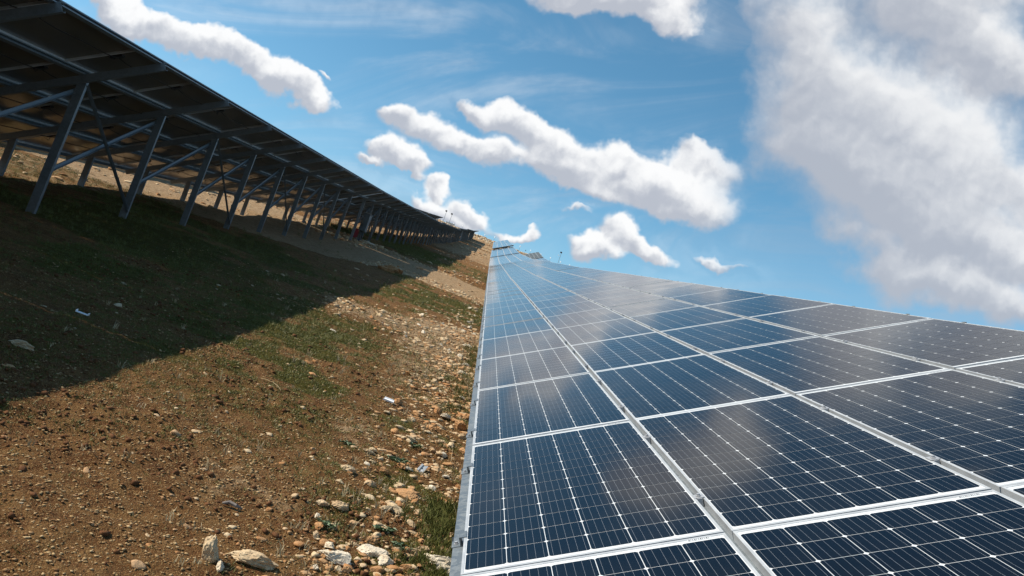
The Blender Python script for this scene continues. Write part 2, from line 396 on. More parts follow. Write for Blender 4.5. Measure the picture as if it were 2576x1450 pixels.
def rock_mat(name, a, b_, c_):
    m, N, b = mat(name); tc = N.n('ShaderNodeTexCoord').outputs['Object']
    geo = N.n('ShaderNodeNewGeometry').outputs['Position']
    rnd = N.n('ShaderNodeNewGeometry').outputs['Random Per Island']
    n1 = N.noise(geo, 9, 5, .6); n2 = N.noise(geo, 55, 5, .65)
    col = N.mix(N.ss(n1, .35, .62), a, b_)
    col = N.mix(N.ss(N.m('ADD', N.m('MULTIPLY', rnd, .75), N.m('MULTIPLY', n1, .5)), .62, .95), col, c_)
    col = N.mix(N.ss(n2, .52, .75, 0, .55), col, (.13, .085, .05))
    N.put(b.inputs['Base Color'], col); b.inputs['Roughness'].default_value = .9; b.inputs['Specular IOR Level'].default_value = .2
    bp = N.n('ShaderNodeBump'); bp.inputs['Strength'].default_value = .7; bp.inputs['Distance'].default_value = .012
    N.put(bp.inputs['Height'], N.m('ADD', n2, N.m('MULTIPLY', n1, .7))); N.nt.links.new(bp.outputs[0], b.inputs['Normal'])
    return m
M_rock = rock_mat('limestone', (.46, .32, .19), (.55, .43, .28), (.38, .19, .08))
M_rust = rock_mat('orange_stained_limestone', (.34, .17, .07), (.44, .26, .13), (.50, .37, .23))
M_white_rock = rock_mat('white_limestone', (.58, .49, .37), (.64, .57, .46), (.44, .27, .14))
M_pebble = rock_mat('gravel', (.30, .19, .085), (.46, .33, .18), (.19, .095, .04))
M_clod = rock_mat('soil_clod', (.105, .044, .018), (.150, .066, .027), (.12, .052, .021))

def ground_mat():
    m, N, b = mat('terra_rossa_ground')
    geo = N.n('ShaderNodeNewGeometry').outputs['Position']
    ag = N.n('ShaderNodeAttribute', attribute_name='grass_cover').outputs['Fac']
    ap = N.n('ShaderNodeAttribute', attribute_name='pale_cover').outputs['Fac']
    st = N.v('MULTIPLY', geo, (1, 1, 1))
    n_a = N.noise(st, 1.7, 6, .6); n_b = N.noise(st, 9, 7, .65); n_c = N.noise(st, 48, 5, .7); n_d = N.noise(st, 160, 3, .6)
    soil = N.mix(N.ss(n_a, .35, .65), (.105, .040, .013), (.165, .074, .026))
    soil = N.mix(N.ss(n_b, .40, .66), soil, (.225, .118, .044))
    soil = N.mix(N.ss(n_c, .54, .68, 0, .75), soil, (.034, .014, .007))
    soil = N.mix(N.ss(n_d, .53, .61, 0, .75), soil, (.42, .28, .125))
    pale = N.mix(N.ss(n_b, .35, .65), (.30, .185, .095), (.44, .31, .185))
    pale = N.mix(N.ss(n_c, .50, .66, 0, .75), pale, (.12, .060, .028))
    pale = N.mix(N.ss(n_d, .56, .66, 0, .7), pale, (.58, .46, .31))
    grass = N.mix(N.ss(n_c, .35, .65), (.050, .044, .007), (.105, .090, .018))
    grass = N.mix(N.ss(n_d, .5, .68, 0, .5), grass, (.13, .11, .03))
    pf = N.ss(N.m('ADD', ap, N.m('MULTIPLY', N.m('SUBTRACT', n_b, .5), 1.1)), .28, .62)
    gf = N.ss(N.m('ADD', ag, N.m('ADD', N.m('MULTIPLY', N.m('SUBTRACT', n_b, .5), .9), N.m('MULTIPLY', N.m('SUBTRACT', n_c, .5), .9))), .45, .85)
    col = N.mix(pf, soil, pale); col = N.mix(gf, col, grass)
    N.put(b.inputs['Base Color'], col); b.inputs['Roughness'].default_value = .95; b.inputs['Specular IOR Level'].default_value = .12
    hgt = N.m('ADD', N.m('MULTIPLY', n_b, 1.4), N.m('ADD', N.m('MULTIPLY', n_c, .8), N.m('MULTIPLY', n_d, .3)))
    bp = N.n('ShaderNodeBump'); bp.inputs['Strength'].default_value = 1; bp.inputs['Distance'].default_value = .06
    N.put(bp.inputs['Height'], hgt); N.nt.links.new(bp.outputs[0], b.inputs['Normal'])
    return m
M_ground = ground_mat()
def leaf_mat(name, a, c):
    m, N, b = mat(name); r = N.n('ShaderNodeNewGeometry').outputs['Random Per Island']
    N.put(b.inputs['Base Color'], N.mix(r, a, c)); b.inputs['Roughness'].default_value = .6
    b.inputs['Subsurface Weight'].default_value = 0; return m
M_grass = leaf_mat('short_grass', (.064, .074, .009), (.160, .155, .028))
M_weed = leaf_mat('broad_leaf_weed', (.060, .100, .045), (.12, .17, .08))
M_dry = leaf_mat('dry_stalk', (.33, .24, .12), (.50, .40, .24))

# ------------------------------------------------------------------ ground sheet
xs = np.concatenate([-np.geomspace(3000, 34, 16), np.arange(-33, -11, 1.1), np.arange(-11, -4.5, .10), np.arange(-4.5, 1.3, .036), np.arange(1.3, 4, .25), np.arange(4, 34, 1.3), np.geomspace(34, 3000, 16)])
ys = [-40.]
while ys[-1] < 4500:
    y = ys[-1]
    if y < -1: st = 2.0
    elif y < 2.2: st = .25
    elif y < 5: st = .034
    elif y < 250: st = .0070 * y
    else: st = .05 * y
    ys.append(y + st)
ys = np.array(ys)
XX, YY = np.meshgrid(xs, ys); ZZ = G(XX, YY)
far = (np.abs(XX) > 60) | (YY > 260)
nx, ny = len(xs), len(ys)
verts = np.stack([XX, YY, ZZ], -1).reshape(-1, 3).astype(np.float32)
idx = np.arange(nx * ny).reshape(ny, nx)
quads = np.stack([idx[:-1, :-1], idx[:-1, 1:], idx[1:, 1:], idx[1:, :-1]], -1).reshape(-1, 4)
def np_mesh(name, v, f, mats, smooth=False):
    me = bpy.data.meshes.new(name); k = f.shape[1]
    me.vertices.add(len(v)); me.vertices.foreach_set('co', v.astype(np.float32).ravel())
    me.loops.add(f.size); me.loops.foreach_set('vertex_index', f.astype(np.int32).ravel())
    me.polygons.add(len(f)); me.polygons.foreach_set('loop_start', np.arange(0, f.size, k, dtype=np.int32))
    me.polygons.foreach_set('loop_total', np.full(len(f), k, dtype=np.int32))
    if smooth: me.polygons.foreach_set('use_smooth', np.ones(len(f), dtype=bool))
    for m in mats: me.materials.append(m)
    me.update(calc_edges=True); return me
gme = np_mesh('ground', verts, quads, [M_ground], True)
gm, pm = masks(XX.ravel(), YY.ravel())
for nm, a in (('grass_cover', gm), ('pale_cover', pm)):
    at = gme.attributes.new(nm, 'FLOAT', 'POINT'); at.data.foreach_set('value', a.astype(np.float32))
ground = tag(obj('ground', gme), kind='structure')

# ------------------------------------------------------------------ solar tables
PW, PL = 0.985, 1.972; QX, QY = 1.015, 1.98
def panel_mesh(kind):
    mb = MB(); x0, x1, y0, y1 = -PW/2, PW/2, -PL/2, PL/2
    if kind in ('full', 'sheet', 'mid'):
        mb.poly([(x0+.011,y0+.011,-.0018),(x1-.011,y0+.011,-.0018),(x1-.011,y1-.011,-.0018),(x0+.011,y1-.011,-.0018)], 0)
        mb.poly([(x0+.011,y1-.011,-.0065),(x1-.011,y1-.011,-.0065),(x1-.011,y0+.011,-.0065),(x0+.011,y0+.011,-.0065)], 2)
    if kind in ('full', 'mid'):
        cells(mb)
    if kind in ('frame', 'mid'):
        w = .011
        for (a, b_) in (((x0,y0,-.035),(x1,y0+w,0)), ((x0,y1-w,-.035),(x1,y1,0)), ((x0,y0+w,-.035),(x0+w,y1-w,0)), ((x1-w,y0+w,-.035),(x1,y1-w,0))):
            mb.box(a, b_, 3)
        for (a, b_) in (((x0+w,y0+w,-.003),(x1-w,y0+.015,0)), ((x0+w,y1-.015,-.003),(x1-w,y1-w,0))): mb.box(a, b_, 3)
    return mb.mesh('solar_panel_' + kind, [M_sheet, M_cell, M_under, M_frame])
CW, CP = .1568, .1597
def cell_poly(mb, cx, cy, z, mi=1):
    h = CW / 2; c = .0082
    pts = [(-h+c,-h),(h-c,-h),(h,-h+c),(h,h-c),(h-c,h),(-h+c,h),(-h,h-c),(-h,-h+c)]
    mb.poly([(cx+p[0], cy+p[1]*.985, z) for p in pts], mi, [(p[0]/CW+.5, p[1]/CW+.5) for p in pts])
def cell_centres():
    for i in range(6):
        for j in range(12): yield ((i-2.5)*CP, (j-5.5)*(CP-.0017))
def cells(mb):
    for cx, cy in cell_centres(): cell_poly(mb, cx, cy, -.0010)
ME_MID = panel_mesh('mid'); ME_FULL = panel_mesh('full'); ME_SHEET = panel_mesh('sheet'); ME_FRAME = panel_mesh('frame')
_mb = MB(); cell_poly(_mb, 0, 0, 0, 0); ME_CELL = _mb.mesh('solar_cell', [M_cell])
_mb = MB(); _mb.box((-.075, -.05, -.034), (.075, .05, -.0075)); ME_JBOX = _mb.mesh('junction_box', [M_black])
_mb = MB()   # mid clamp: pressed plate bridging two frames, bolt head and washer
_mb.box((-.022,-.022,.0006),(.022,.022,.0035)); _mb.box((-.0115,-.028,-.036),(.0115,.028,.0006))
_mb.tube([(0,0,.0045),(0,0,.007)], .012, 8, 1); _mb.tube([(0,0,.007),(0,0,.014)], .0075, 6, 1)
ME_CLAMP = _mb.mesh('clamp', [M_bolt, M_bolt])
_mb = MB()   # end clamp on the lower edge
_mb.box((-.012,-.035,.0006),(.014,.035,.004)); _mb.box((-.018,-.035,-.036),(-.012,.035,.004)); _mb.box((-.055,-.035,-.0365),(-.018,.035,-.0325))
_mb.tube([(-.035,.0,-.0325),(-.035,.0,-.030)], .011, 8, 1); _mb.tube([(-.035,.0,-.030),(-.035,.0,-.022)], .0075, 6, 1)
_mb.box((-.058,.045,-.0372),(-.020,.10,-.0365), 2)  # black block painted in for the dark inside of the purlin slot
ME_ENDCLAMP = _mb.mesh('end_clamp', [M_galv, M_bolt, M_black])
_mb = MB(); _mb.box((-.045,-.006,0),(.045,.006,.0008), 0)
for k in range(11): _mb.box((-.040+k*.0072, -.0045, .0008), (-.040+k*.0072+.002+.002*(k%3==0), .0045, .0011), 1)
ME_STICKER = _mb.mesh('barcode_sticker', [M_sheet, M_black])

def basis(a, yaw=0.0, sz=.4624):
    """row direction with gradient a, across direction tilted as the fixed racks are"""
    ca, sa = math.cos(math.atan(a)), math.sin(math.atan(a))
    Dv = Vector((0, ca, sa)); st = min(.99, sz / ca); ct = math.sqrt(1 - st*st)
    Wv = Vector((0, -sa, ca)); Sv = Vector((ct, 0, 0)) + Wv * st; Nv = Sv.cross(Dv)
    Rz = Matrix.Rotation(-yaw, 3, 'Z'); return Rz @ Sv, Rz @ Dv, Rz @ Nv
def frame_matrix(o, S, Dv, N):
    return Matrix(((S.x, Dv.x, N.x, o[0]), (S.y, Dv.y, N.y, o[1]), (S.z, Dv.z, N.z, o[2]), (0, 0, 0, 1)))

def table(label, origin, a, nrow, group, yaw=0.0, near_rows=(), cell_ids=(), individual=True, rafters=(), posts=True, clamps=(), jboxes=(), cables=(), braces=(), mats=None, top_origin=False, sz=.4624):
    S, Dv, N = basis(a, yaw, sz); o = Vector(origin)
    if top_origin: o = o - S * (4 * QX)
    Mx = frame_matrix(o, S, Dv, N); root = empty('solar_table', Mx)
    tag(root, label, 'solar table', group)
    L = nrow * QY
    if individual:
        for i in range(nrow):
            for j in range(4):
                c = (QX * (j + .5), QY * (i + .5), 0)
                key = (i, j)
                if key in cell_ids:
                    p = obj('solar_panel', ME_SHEET, root, c); obj('frame', ME_FRAME, p)
                    for cx, cy in cell_centres(): obj('solar_cell', ME_CELL, p, (cx, cy, -.0010))
                    obj('barcode_sticker', ME_STICKER, p, (PW/2-.10, PL/2-.020, -.0012))
                elif i in near_rows:
                    p = obj('solar_panel', ME_FULL, root, c); obj('frame', ME_FRAME, p)
                    obj('barcode_sticker', ME_STICKER, p, (PW/2-.10, PL/2-.020, -.0012))
                else:
                    p = obj('solar_panel', ME_MID, root, c)
                p.delta_rotation_euler = (random.gauss(0, .0022), random.gauss(0, .0022), 0)
                if i in jboxes: obj('junction_box', ME_JBOX, p, (.12, -PL/2 + .16, 0))
    else:
        mb = MB()
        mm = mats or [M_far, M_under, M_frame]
        for i in range(nrow):
            for j in range(4):
                cx, cy = QX*(j+.5), QY*(i+.5); x0, x1, y0, y1 = cx-PW/2, cx+PW/2, cy-PL/2, cy+PL/2
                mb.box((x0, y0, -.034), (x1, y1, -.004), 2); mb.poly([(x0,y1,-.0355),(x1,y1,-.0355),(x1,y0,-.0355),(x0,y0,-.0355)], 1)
                mb.poly([(x0+.03,y0+.045,0),(x1-.03,y0+.045,0),(x1-.03,y1-.045,0),(x0+.03,y1-.045,0)], 0, [(0,0),(1,0),(1,1),(0,1)])
                for (q0, q1) in (((x0,y0),(x1,y0+.045)),((x0,y1-.045),(x1,y1)),((x0,y0+.045),(x0+.03,y1-.045)),((x1-.03,y0+.045),(x1,y1-.045))):
                    mb.poly([(q0[0],q0[1],0),(q1[0],q0[1],0),(q1[0],q1[1],0),(q0[0],q1[1],0)], 2)
        po = obj('solar_panel', mb.mesh('solar_panels_far', mm), root); po['kind'] = 'stuff'
    # purlins along the row: one under every seam and both edges
    pm_ = MB(); pm_.sweep(c_profile(.055, .062, .004), (0, -.05, -.0695), (0, L + .05, -.0695), (0, 0, 1)); 
    mbp = MB()
    for (x, op) in ((0, 1),): pass
    lips = MB()
    lips.box((-.030, -.05, -.0395), (.030, L+.05, -.0355)); lips.box((-.030, -.05, -.100), (-.026, L+.05, -.0395)); lips.box((-.026, -.05, -.100), (.030, L+.05, -.096)); lips.box((.026, -.05, -.052), (.030, L+.05, -.0395)); lips.box((.026, -.05, -.096), (.030, L+.05, -.084))
    lm = lips.mesh('purlin', [M_galv])
    for x in (-.008, QX, 2*QX, 3*QX, 4*QX+.018): obj('purlin', lm, root, (x, 0, 0))
    up = Vector((S.z, Dv.z, N.z))     # world vertical in table axes
    # rafters, posts, braces
    rm = MB(); rm.box((.03,-.03,-.205),(4*QX+.10,-.026,-.101)); rm.box((.03,-.026,-.105),(4*QX+.10,.03,-.101)); rm.box((.03,-.026,-.205),(4*QX+.10,.03,-.201)); rm.box((.03,.026,-.201),(4*QX+.10,.03,-.187)); rm.box((.03,.026,-.119),(4*QX+.10,.03,-.105))
    rme = rm.mesh('rafter', [M_galv])
    feet = []
    for k, yk in enumerate(rafters):
        obj('rafter', rme, root, (0, yk, 0))
        if not posts: continue
        pair = []
        for x in (4*QX - 1.04, .52):
            t = Vector((x, yk + .045, -.16)); wt = Mx @ t
            gz = Gs(wt.x, wt.y, False); hlen = wt.z - gz + .15
            bt = t - up * hlen
            pb = MB(); pb.sweep(c_profile(.055, .115, .0045), bt, t + up*.03, (0, 1, 0))
            obj('post', pb.mesh('post', [M_galv]), root)
            pair.append((t, bt + up * .15))
        feet.append(pair)
    for k in braces:
        if k + 1 >= len(feet): continue
        (t0, b0), (t1, b1) = feet[k][0], feet[k+1][0]
        a0 = b0 + (t0-b0)*.97; a1 = b1 + (t1-b1)*.06
        if k % 2 == 0 or k < 4:
            q = MB(); q.sweep(c_profile(.035, .06, .003), a0 + Vector((.05,0,0)), a1 + Vector((.05,0,0)), (1, 0, 0)); obj('brace', q.mesh('brace', [M_galv]), root)
        c0 = b0 + (t0-b0)*.30; c1 = b1 + (t1-b1)*.93
        q = MB(); q.sweep(c_profile(.035, .06, .003), c0 - Vector((.06,0,0)), c1 - Vector((.06,0,0)), (1, 0, 0)); obj('brace', q.mesh('brace', [M_galv]), root)
    for i in clamps:
        for u in (.42, 1.52):
            for x in (QX, 2*QX, 3*QX): obj('clamp', ME_CLAMP, root, (x, i*QY + u, 0))
            obj('end_clamp', ME_ENDCLAMP, root, (.012, i*QY + u, 0))
            c = obj('end_clamp', ME_ENDCLAMP, root, (4*QX - .012, i*QY + u, 0), (0, 0, math.pi), (.6, .6, .7))
    for i in cables:
        for j in range(4):
            x = QX*(j+.5) + .12; y = QY*i + .17
            sag = random.uniform(.05, .11)
            pts = [(x + .05*math.sin(t*3), y + t*QY - .08*math.sin(t*math.pi), -.03 - sag*math.sin(t*math.pi)**.8 - .012*math.sin(t*9)) for t in np.linspace(0, 1, 11)]
            q = MB(); q.tube(pts, .007, 5); obj('cable', q.mesh('cable', [M_black]), root)
            q = MB(); q.tube([(x-.03, y-.02, -.03), (x-.03+random.uniform(-.02,.02), y-.06, -.07), (x-.02, y-.14, -.06-random.uniform(0,.05)), (x-.04, y-.22, -.06)], .004, 4); obj('cable', q.mesh('cable', [M_black]), root)
    return root, Mx

ZR = CAMZ
gR = 'solar tables of the row on the right'; gL = 'solar tables of the row on the left'
def olow(x, y, z): return (x, y, z + ZR)
a1 = .13335
i0 = -4
o1 = (0.2654, 2.9917 + i0*QY*.99123, -.7683 + i0*QY*.13218)
rf1 = [0.35 + 2.6*k for k in range(15)]
table('large navy solar table filling the right foreground, white cell lines and clamps clearly visible', olow(*o1), a1, 19, gR,
      near_rows=range(2, 11), cell_ids={(4,0),(4,1),(3,0),(3,1)}, rafters=rf1, clamps=range(2, 14), jboxes=(), cables=())
def end_of(o, a, n): c = math.cos(math.atan(a)); return (o[1] + n*QY*c, o[2] + n*QY*math.sin(math.atan(a)))
ye, ze = end_of(o1, a1, 19)
table('second table along the right row, just past the first kink in the panel surface', olow(.268, 32.52, 3.150), .1370, 20, gR, rafters=rf1)
table('third table along the right row, beginning past the pale whitish kink line', olow(.255, 71.90, 8.50), .1500, 19, gR, yaw=-.002, individual=False, rafters=rf1[:14])
table('fourth table along the right row, ending at the thin black gap', olow(.16, 109.66, 14.21), .1650, 20, gR, yaw=-.003, individual=False, rafters=rf1)
table('fifth table along the right row, starting just above the thin black gap', olow(.04, 151.3, 21.36), .1640, 19, gR, yaw=-.003, individual=False, rafters=rf1[:14])
table('farthest table of the right row, ending under the stone bank on the crest', olow(-.08, 188.5, 27.46), .1680, 19, gR, yaw=-.003, individual=False, rafters=rf1[:14])

# left row, upper edge given; rafters every 2.6 m, one of them 10.775 m out
XT = -5.146
def ltab(label, y0, z0, a, nbay, k0=.62, **kw):
    nrow = max(1, int(round(nbay * 2.6 / QY)))
    S, Dv, N = basis(a)
    rf = [k0 + 2.6*k for k in range(nbay)]
    # the upper-edge corner must land on (XT, y0, z0)
    return table(label, (XT, y0, z0 + ZR), a, nrow, gL, rafters=rf, top_origin=True, **kw)
c1 = math.cos(math.atan(a1))
yA = 10.7755 - (2.6*6 + .72)*c1; zA = 2.508 - (2.6*6 + .72)*a1*c1
ltab('nearest table of the left row, seen from below with dark underside, rafters and tall posts', yA, zA, a1, 15, k0=.72,
     near_rows=(), jboxes=range(0, 20), cables=range(3, 20), clamps=range(7, 20), braces=range(0, 15))
yB = yA + 20*QY*c1 + .18; 
def topz(y): return float(np.interp(y, LY, LZ))
ltab('second table of the left row, its posts standing behind the pale track', yB, topz(yB), .1385, 15, braces=range(0, 15))
yC = yB + 20*QY*.99 + .2
ltab('third table of the left row, dark underside in the middle distance', yC, topz(yC), .1480, 15, individual=False, braces=range(0, 12))
yD = yC + 20*QY*.988 + .2
ltab('fourth table of the left row, short posts crowded together', yD, topz(yD), .1590, 10, individual=False, braces=range(0, 8))
yE = yD + 13*QY*.988 + 2.2
ltab('fifth table of the left row, after the small gap near its far end', yE, topz(yE) + .1, .1560, 15, individual=False)
yF = yE + 20*QY*.988 + 1.5
ltab('last table of the left row, its upper edge jutting into the sky above the crest', yF, topz(yF) + .15, .1640, 14, individual=False)

# rows behind: one further left, one further right
gB = 'solar tables of the farther row on the left'; gC = 'solar tables of the farther row on the right'
LBL = ['closest table of the farther left row, glimpsed beneath the near left table', 'farther left row table beyond the first, behind the second left table',
       'farther left row table whose edge peeks above the near left row', 'farther left row table just before the two lamp poles', 'farthest table of the farther left row, near the crest']
y = -6.0
for k in range(5):
    n = 20; a = (topz(y+40) - topz(y)) / 40
    table(LBL[k], (XT - 9.1, y, topz(y) + .33 + ZR + (.25 if k > 2 else 0)), a, n, gB, individual=False, rafters=[.6+2.6*q for q in range(15)], top_origin=True)
    y += n*QY*.99 + 2.2
LBR = ['farther right row table hidden behind the large foreground table', 'farther right row table beyond the first, behind the right row',
       'farther right row table in the middle distance behind the right row', 'farther right row table with its grey surface peeking over the right row', 'grey far table just in front of the small dull green table']
y = -4.0
for k in range(5):
    n = 20; a = (topz(y+40) - topz(y)) / 40 + (.002 if k > 2 else 0)
    if y + 40 > 199: n = 19
    table(LBR[k], (13.0, y, topz(y) - 1.25 + ZR + (.35 if k > 2 else 0) - .0), a, n, gC, individual=False, rafters=[.6+2.6*q for q in range(14)], top_origin=True)
    y += n*QY*.99 + 1.2
table('small table with a dull green reflection and three pale lines, peeking over the right row near the crest', (13.1, 200.5, 30.38 + ZR), .19, 14, None, individual=False,
      rafters=[1+2.6*k for k in range(11)], top_origin=True, mats=[M_green_reflect, M_under, M_frame])

# ------------------------------------------------------------------ rocks
def rock_mesh(name, seed, sub, mats, flat=.6, elong=1.4, rough=.28):
    r = random.Random(seed); bm = bmesh.new(); bmesh.ops.create_icosphere(bm, subdivisions=sub, radius=1)
    planes = [(Vector((r.gauss(0,1), r.gauss(0,1), r.gauss(0,1))).normalized(), r.uniform(.38, .85)) for _ in range(12)]
    for v in bm.verts:
        p = v.co.copy()
        for nrm, dd in planes:
            e = p.dot(nrm)
            if e > dd: p -= nrm * (e - dd) * .92
        p *= 1 + r.uniform(-rough, rough) * .28
        if sub > 2:
            o3 = Vector((seed*3.1, seed*1.7, 0)); p *= 1 + .16*mnoise.noise(p*1.9 + o3) + .07*mnoise.noise(p*5 + o3) + .04*mnoise.noise(p*11 + o3)
        v.co = Vector((p.x * elong, p.y, p.z * flat))
    me = bpy.data.meshes.new(name); bm.to_mesh(me); bm.free()
    for m in mats: me.materials.append(m)
    return me
def gp(px, py):
    """where the sight line of a photograph point (4096 wide) meets the slope"""
    v = MW @ np.array([(px-2048)/3169.7, (py-1153)/3169.7, 1.0]); v /= v[1]
    t = np.arange(2.0, 260, .01); dz = CAMZ + v[2]*t - G(v[0]*t, t, False); i = int(np.argmax(dz < 0)); return v[0]*t[i], t[i]
protos = {}
for nm, mt in (('rock', M_rock), ('rust', M_rust), ('white', M_white_rock)):
    protos[nm] = [rock_mesh('rock_' + nm, 100*len(nm)+k, 4, [mt], .62 + .1*(k % 3), 1.0 + .18*(k % 4)) for k in range(7)]
named = [  # photo x, y, half size m, kind, stretch xyz, label
 (830,2240,.068,'rock',(.8,.8,1.5),'upright pointed tan rock with a shaded right face, alone on gravel near the bottom edge'),
 (880,2270,.04,'white',(.7,1.2,.9),'small white slab leaning against the upright pointed rock'),
 (985,2240,.105,'rock',(1.2,.7,.45),'flat half-buried tan rock right of the upright pointed rock'),
 (1330,2235,.115,'white',(1.3,.8,.6),'long pale boulder in the rubble at the bottom, left of the orange-capped boulder'),
 (1480,2235,.085,'white',(1.15,.8,.75),'pale boulder with orange end, in the bottom rubble'),
 (1525,2275,.06,'white',(.75,.8,1.1),'small upright cream rock below the orange-ended boulder'),
 (1770,2270,.13,'white',(1.2,1.0,.7),'largest white boulder, tucked against the metal edge of the foreground panels'),
 (1760,2205,.06,'rust',(1.2,.8,.9),'orange rock beside the metal edge just above the largest white boulder'),
 (1620,1975,.10,'rust',(1.3,.9,.6),'broad tan-orange rock under the silver clamp piece'),
 (1355,2035,.07,'rock',(1.1,.8,.8),'rounded tan rock alone in green weeds left of the broad rock'),
 (1655,2015,.045,'rust',(.8,.8,1.1),'small orange stone touching the broad rock on its right'),
 (1475,1945,.05,'rock',(1.1,.8,.7),'tan rock at the upper end of a line of stones, left of the weeds'),
 (1390,1890,.06,'rock',(.9,.8,1.0),'blocky tan rock standing above the stone scatter'),
 (1710,1710,.075,'rust',(1.4,.8,.5),'flat orange rock halfway between silver clamp piece and white plastic piece'),
 (1800,1860,.055,'rust',(1.1,.9,.8),'orange rock among dry stalks by the metal edge'),
 (1845,1760,.05,'rock',(.7,.8,1.2),'upright pale orange rock close to the metal edge'),
 (1840,1715,.09,'rust',(1,.9,.9),'biggest orange rock of the pile at the metal edge'),
 (1860,1675,.08,'rust',(1.1,.8,.8),'orange rock on top of the pile at the metal edge'),
 (1820,1690,.06,'rust',(1.2,.8,.6),'lower left orange rock of the pile at the metal edge'),
 (1720,1620,.065,'rust',(1.2,.8,.7),'orange rock right of the white plastic piece'),
 (1740,1640,.06,'rust',(.9,.8,.9),'second orange rock right of the white plastic piece, nearer the camera'),
 (1855,1555,.08,'rust',(1.1,.9,.8),'orange rock beside the dry weeds at the metal edge'),
 (65,1385,.075,'rock',(1.5,.8,.5),'long pale rock in shadow at the left border'),
 (115,1405,.05,'rock',(1,.9,.7),'dark brown-grey rock in shadow right of the long pale rock'),
 (36,1475,.05,'rust',(1,.9,.6),'brownish stone in shadow below the long pale rock'),
 (1470,978,.42,'white',(1.3,.7,.45),'bright white boulder in shade at the foot of the left posts'),
 (1520,992,.25,'rock',(1,.8,.8),'grey block just right of the bright white boulder in shade'),
 (1570,1085,.35,'rust',(1.1,.9,.7),'dark red-brown boulder on the shaded track'),
 (1540,1082,.22,'rust',(1.1,.9,.6),'smaller dark boulder left of the red-brown one on the track'),
 (1330,1325,.06,'white',(1,1,.6),'pale grey stone in the shadow just above the shadow edge'),
]
for (px, py, sz, kd, st, lb) in named:
    x, y = gp(px, py)
    me = protos[kd][random.randrange(7)]
    sz *= 1.0
    o = obj('rock', me, None, (x, y, Gs(x, y) + sz*.12*st[2]), (random.uniform(-.2,.2), random.uniform(-.2,.2), random.uniform(-.5,.5)), (sz*st[0]*.85, sz*st[1], sz*st[2]))
    tag(o, lb, 'rock')
# further loose rocks one can pick out but not tell apart
cand = 0; placed = 0
while placed < 150 and cand < 6000:
    cand += 1
    y = 3.6 * (26/3.6) ** random.random(); x = random.uniform(-1.6, .55) if random.random() < .85 else random.uniform(-4, -1.6)
    g_, p_ = masks(np.array([x]), np.array([y]))
    wgt = np.exp(-((x - .05)/.38)**2) * .9 + p_[0]*.4 + .03
    if y > 16: wgt *= .3
    if random.random() > wgt: continue
    sz = random.uniform(.018, .040) * (1 + .05*y)
    if x < -.45 and y < 9: continue
    kd = random.choices(['rock', 'rust', 'white'], [.4, .42, .18] if y < 12 else [.4, .1, .5])[0]
    o = obj('rock', random.choice(protos[kd]), None, (x, y, Gs(x, y) + sz*.2), (random.uniform(-.4,.4), random.uniform(-.4,.4), random.uniform(0, 6.3)), (sz, sz*random.uniform(.6,.9), sz*random.uniform(.6,.95)))
    cn = {'rock': 'tan', 'rust': 'orange-stained', 'white': 'whitish'}[kd]
    tag(o, 'loose ' + cn + ' fist-sized limestone rock in the rubble strip beside the right table', 'rock', 'loose ' + cn + ' rocks scattered beside the right table')
    placed += 1

# merged small stones: gravel, rubble, clods
def scatter(name, n, pos, size, mats, seed, kinds=8, sub=1, sink=.15, label=None, cat=None, flat=.65):
    vs = []; fs = []
    pr = []
    for k in range(kinds):
        me = rock_mesh('tmp', seed*31 + k, sub, [], flat, 1.1 + .1*(k % 4))
        v = np.zeros(len(me.vertices)*3); me.vertices.foreach_get('co', v); f = np.zeros(len(me.polygons)*3, dtype=np.int32); me.polygons.foreach_get('vertices', f)
        pr.append((v.reshape(-1,3), f.reshape(-1,3))); bpy.data.meshes.remove(me)
    r = np.random.default_rng(seed); kind = r.integers(0, kinds, n); base = 0
    z = G(pos[:,0], pos[:,1])
    for k in range(kinds):
        s = np.where(kind == k)[0]
        if not len(s): continue
        v, f = pr[k]; th = r.uniform(0, 6.283, len(s)); c, sn = np.cos(th), np.sin(th)
        zz_ = size[s] * r.uniform(.6, 1.1, len(s))
        X = (v[None,:,0]*c[:,None] - v[None,:,1]*sn[:,None]) * size[s][:,None] + pos[s,0][:,None]
        Y = (v[None,:,0]*sn[:,None] + v[None,:,1]*c[:,None]) * size[s][:,None] + pos[s,1][:,None]
        Z = v[None,:,2] * zz_[:,None] + (z[s] + size[s]*sink)[:,None]
        vs.append(np.stack([X, Y, Z], -1).reshape(-1,3))
        fs.append((f[None] + (np.arange(len(s))*len(v))[:,None,None]).reshape(-1,3) + base); base += len(s)*len(v)
    o = obj(name, np_mesh(name, np.concatenate(vs), np.concatenate(fs), mats)); tag(o, label, cat, kind='stuff'); return o
def sample(n, x0, x1, y0, y1, wfun, power=1.0):
    out = []
    got = 0
    while got < n:
        m = n*3; u = rng.random(m)
        y = y0 * (y1/y0) ** u; x = rng.uniform(x0, x1, m)
        # keep a uniform-in-view density: geometric in y, uniform in x
        w = wfun(x, y); k = rng.random(m) < w; q = np.stack([x[k], y[k]], 1); out.append(q); got += len(q)
    return np.concatenate(out)[:n]
def w_peb(x, y): g, p = masks(x, y); return np.clip(.38 + .55*p - .28*g, .04, 1) * np.where(x < -2.6 + 0*x, .55, 1)
n = 60000; P_ = sample(n, -4.6, .75, 2.4, 14, w_peb); s_ = rng.gamma(2.6, .0019, n).clip(.0020, .0115) * (.75 + .055*P_[:,1])
scatter('gravel', n, P_, s_, [M_pebble], 3, 8, 1, .25, 'small tan gravel covering the red soil between the rows', 'gravel')
def w_rub(x, y): g, p = masks(x, y); return np.clip(.75*np.exp(-((x-.08)/.42)**2) * sst(y, 3, 4) * (1-sst(y, 13, 17)*.8) + .8*p*sst(y, 9, 12) + .012 + .05*np.exp(-((x+.9)/.6)**2), 0, 1)
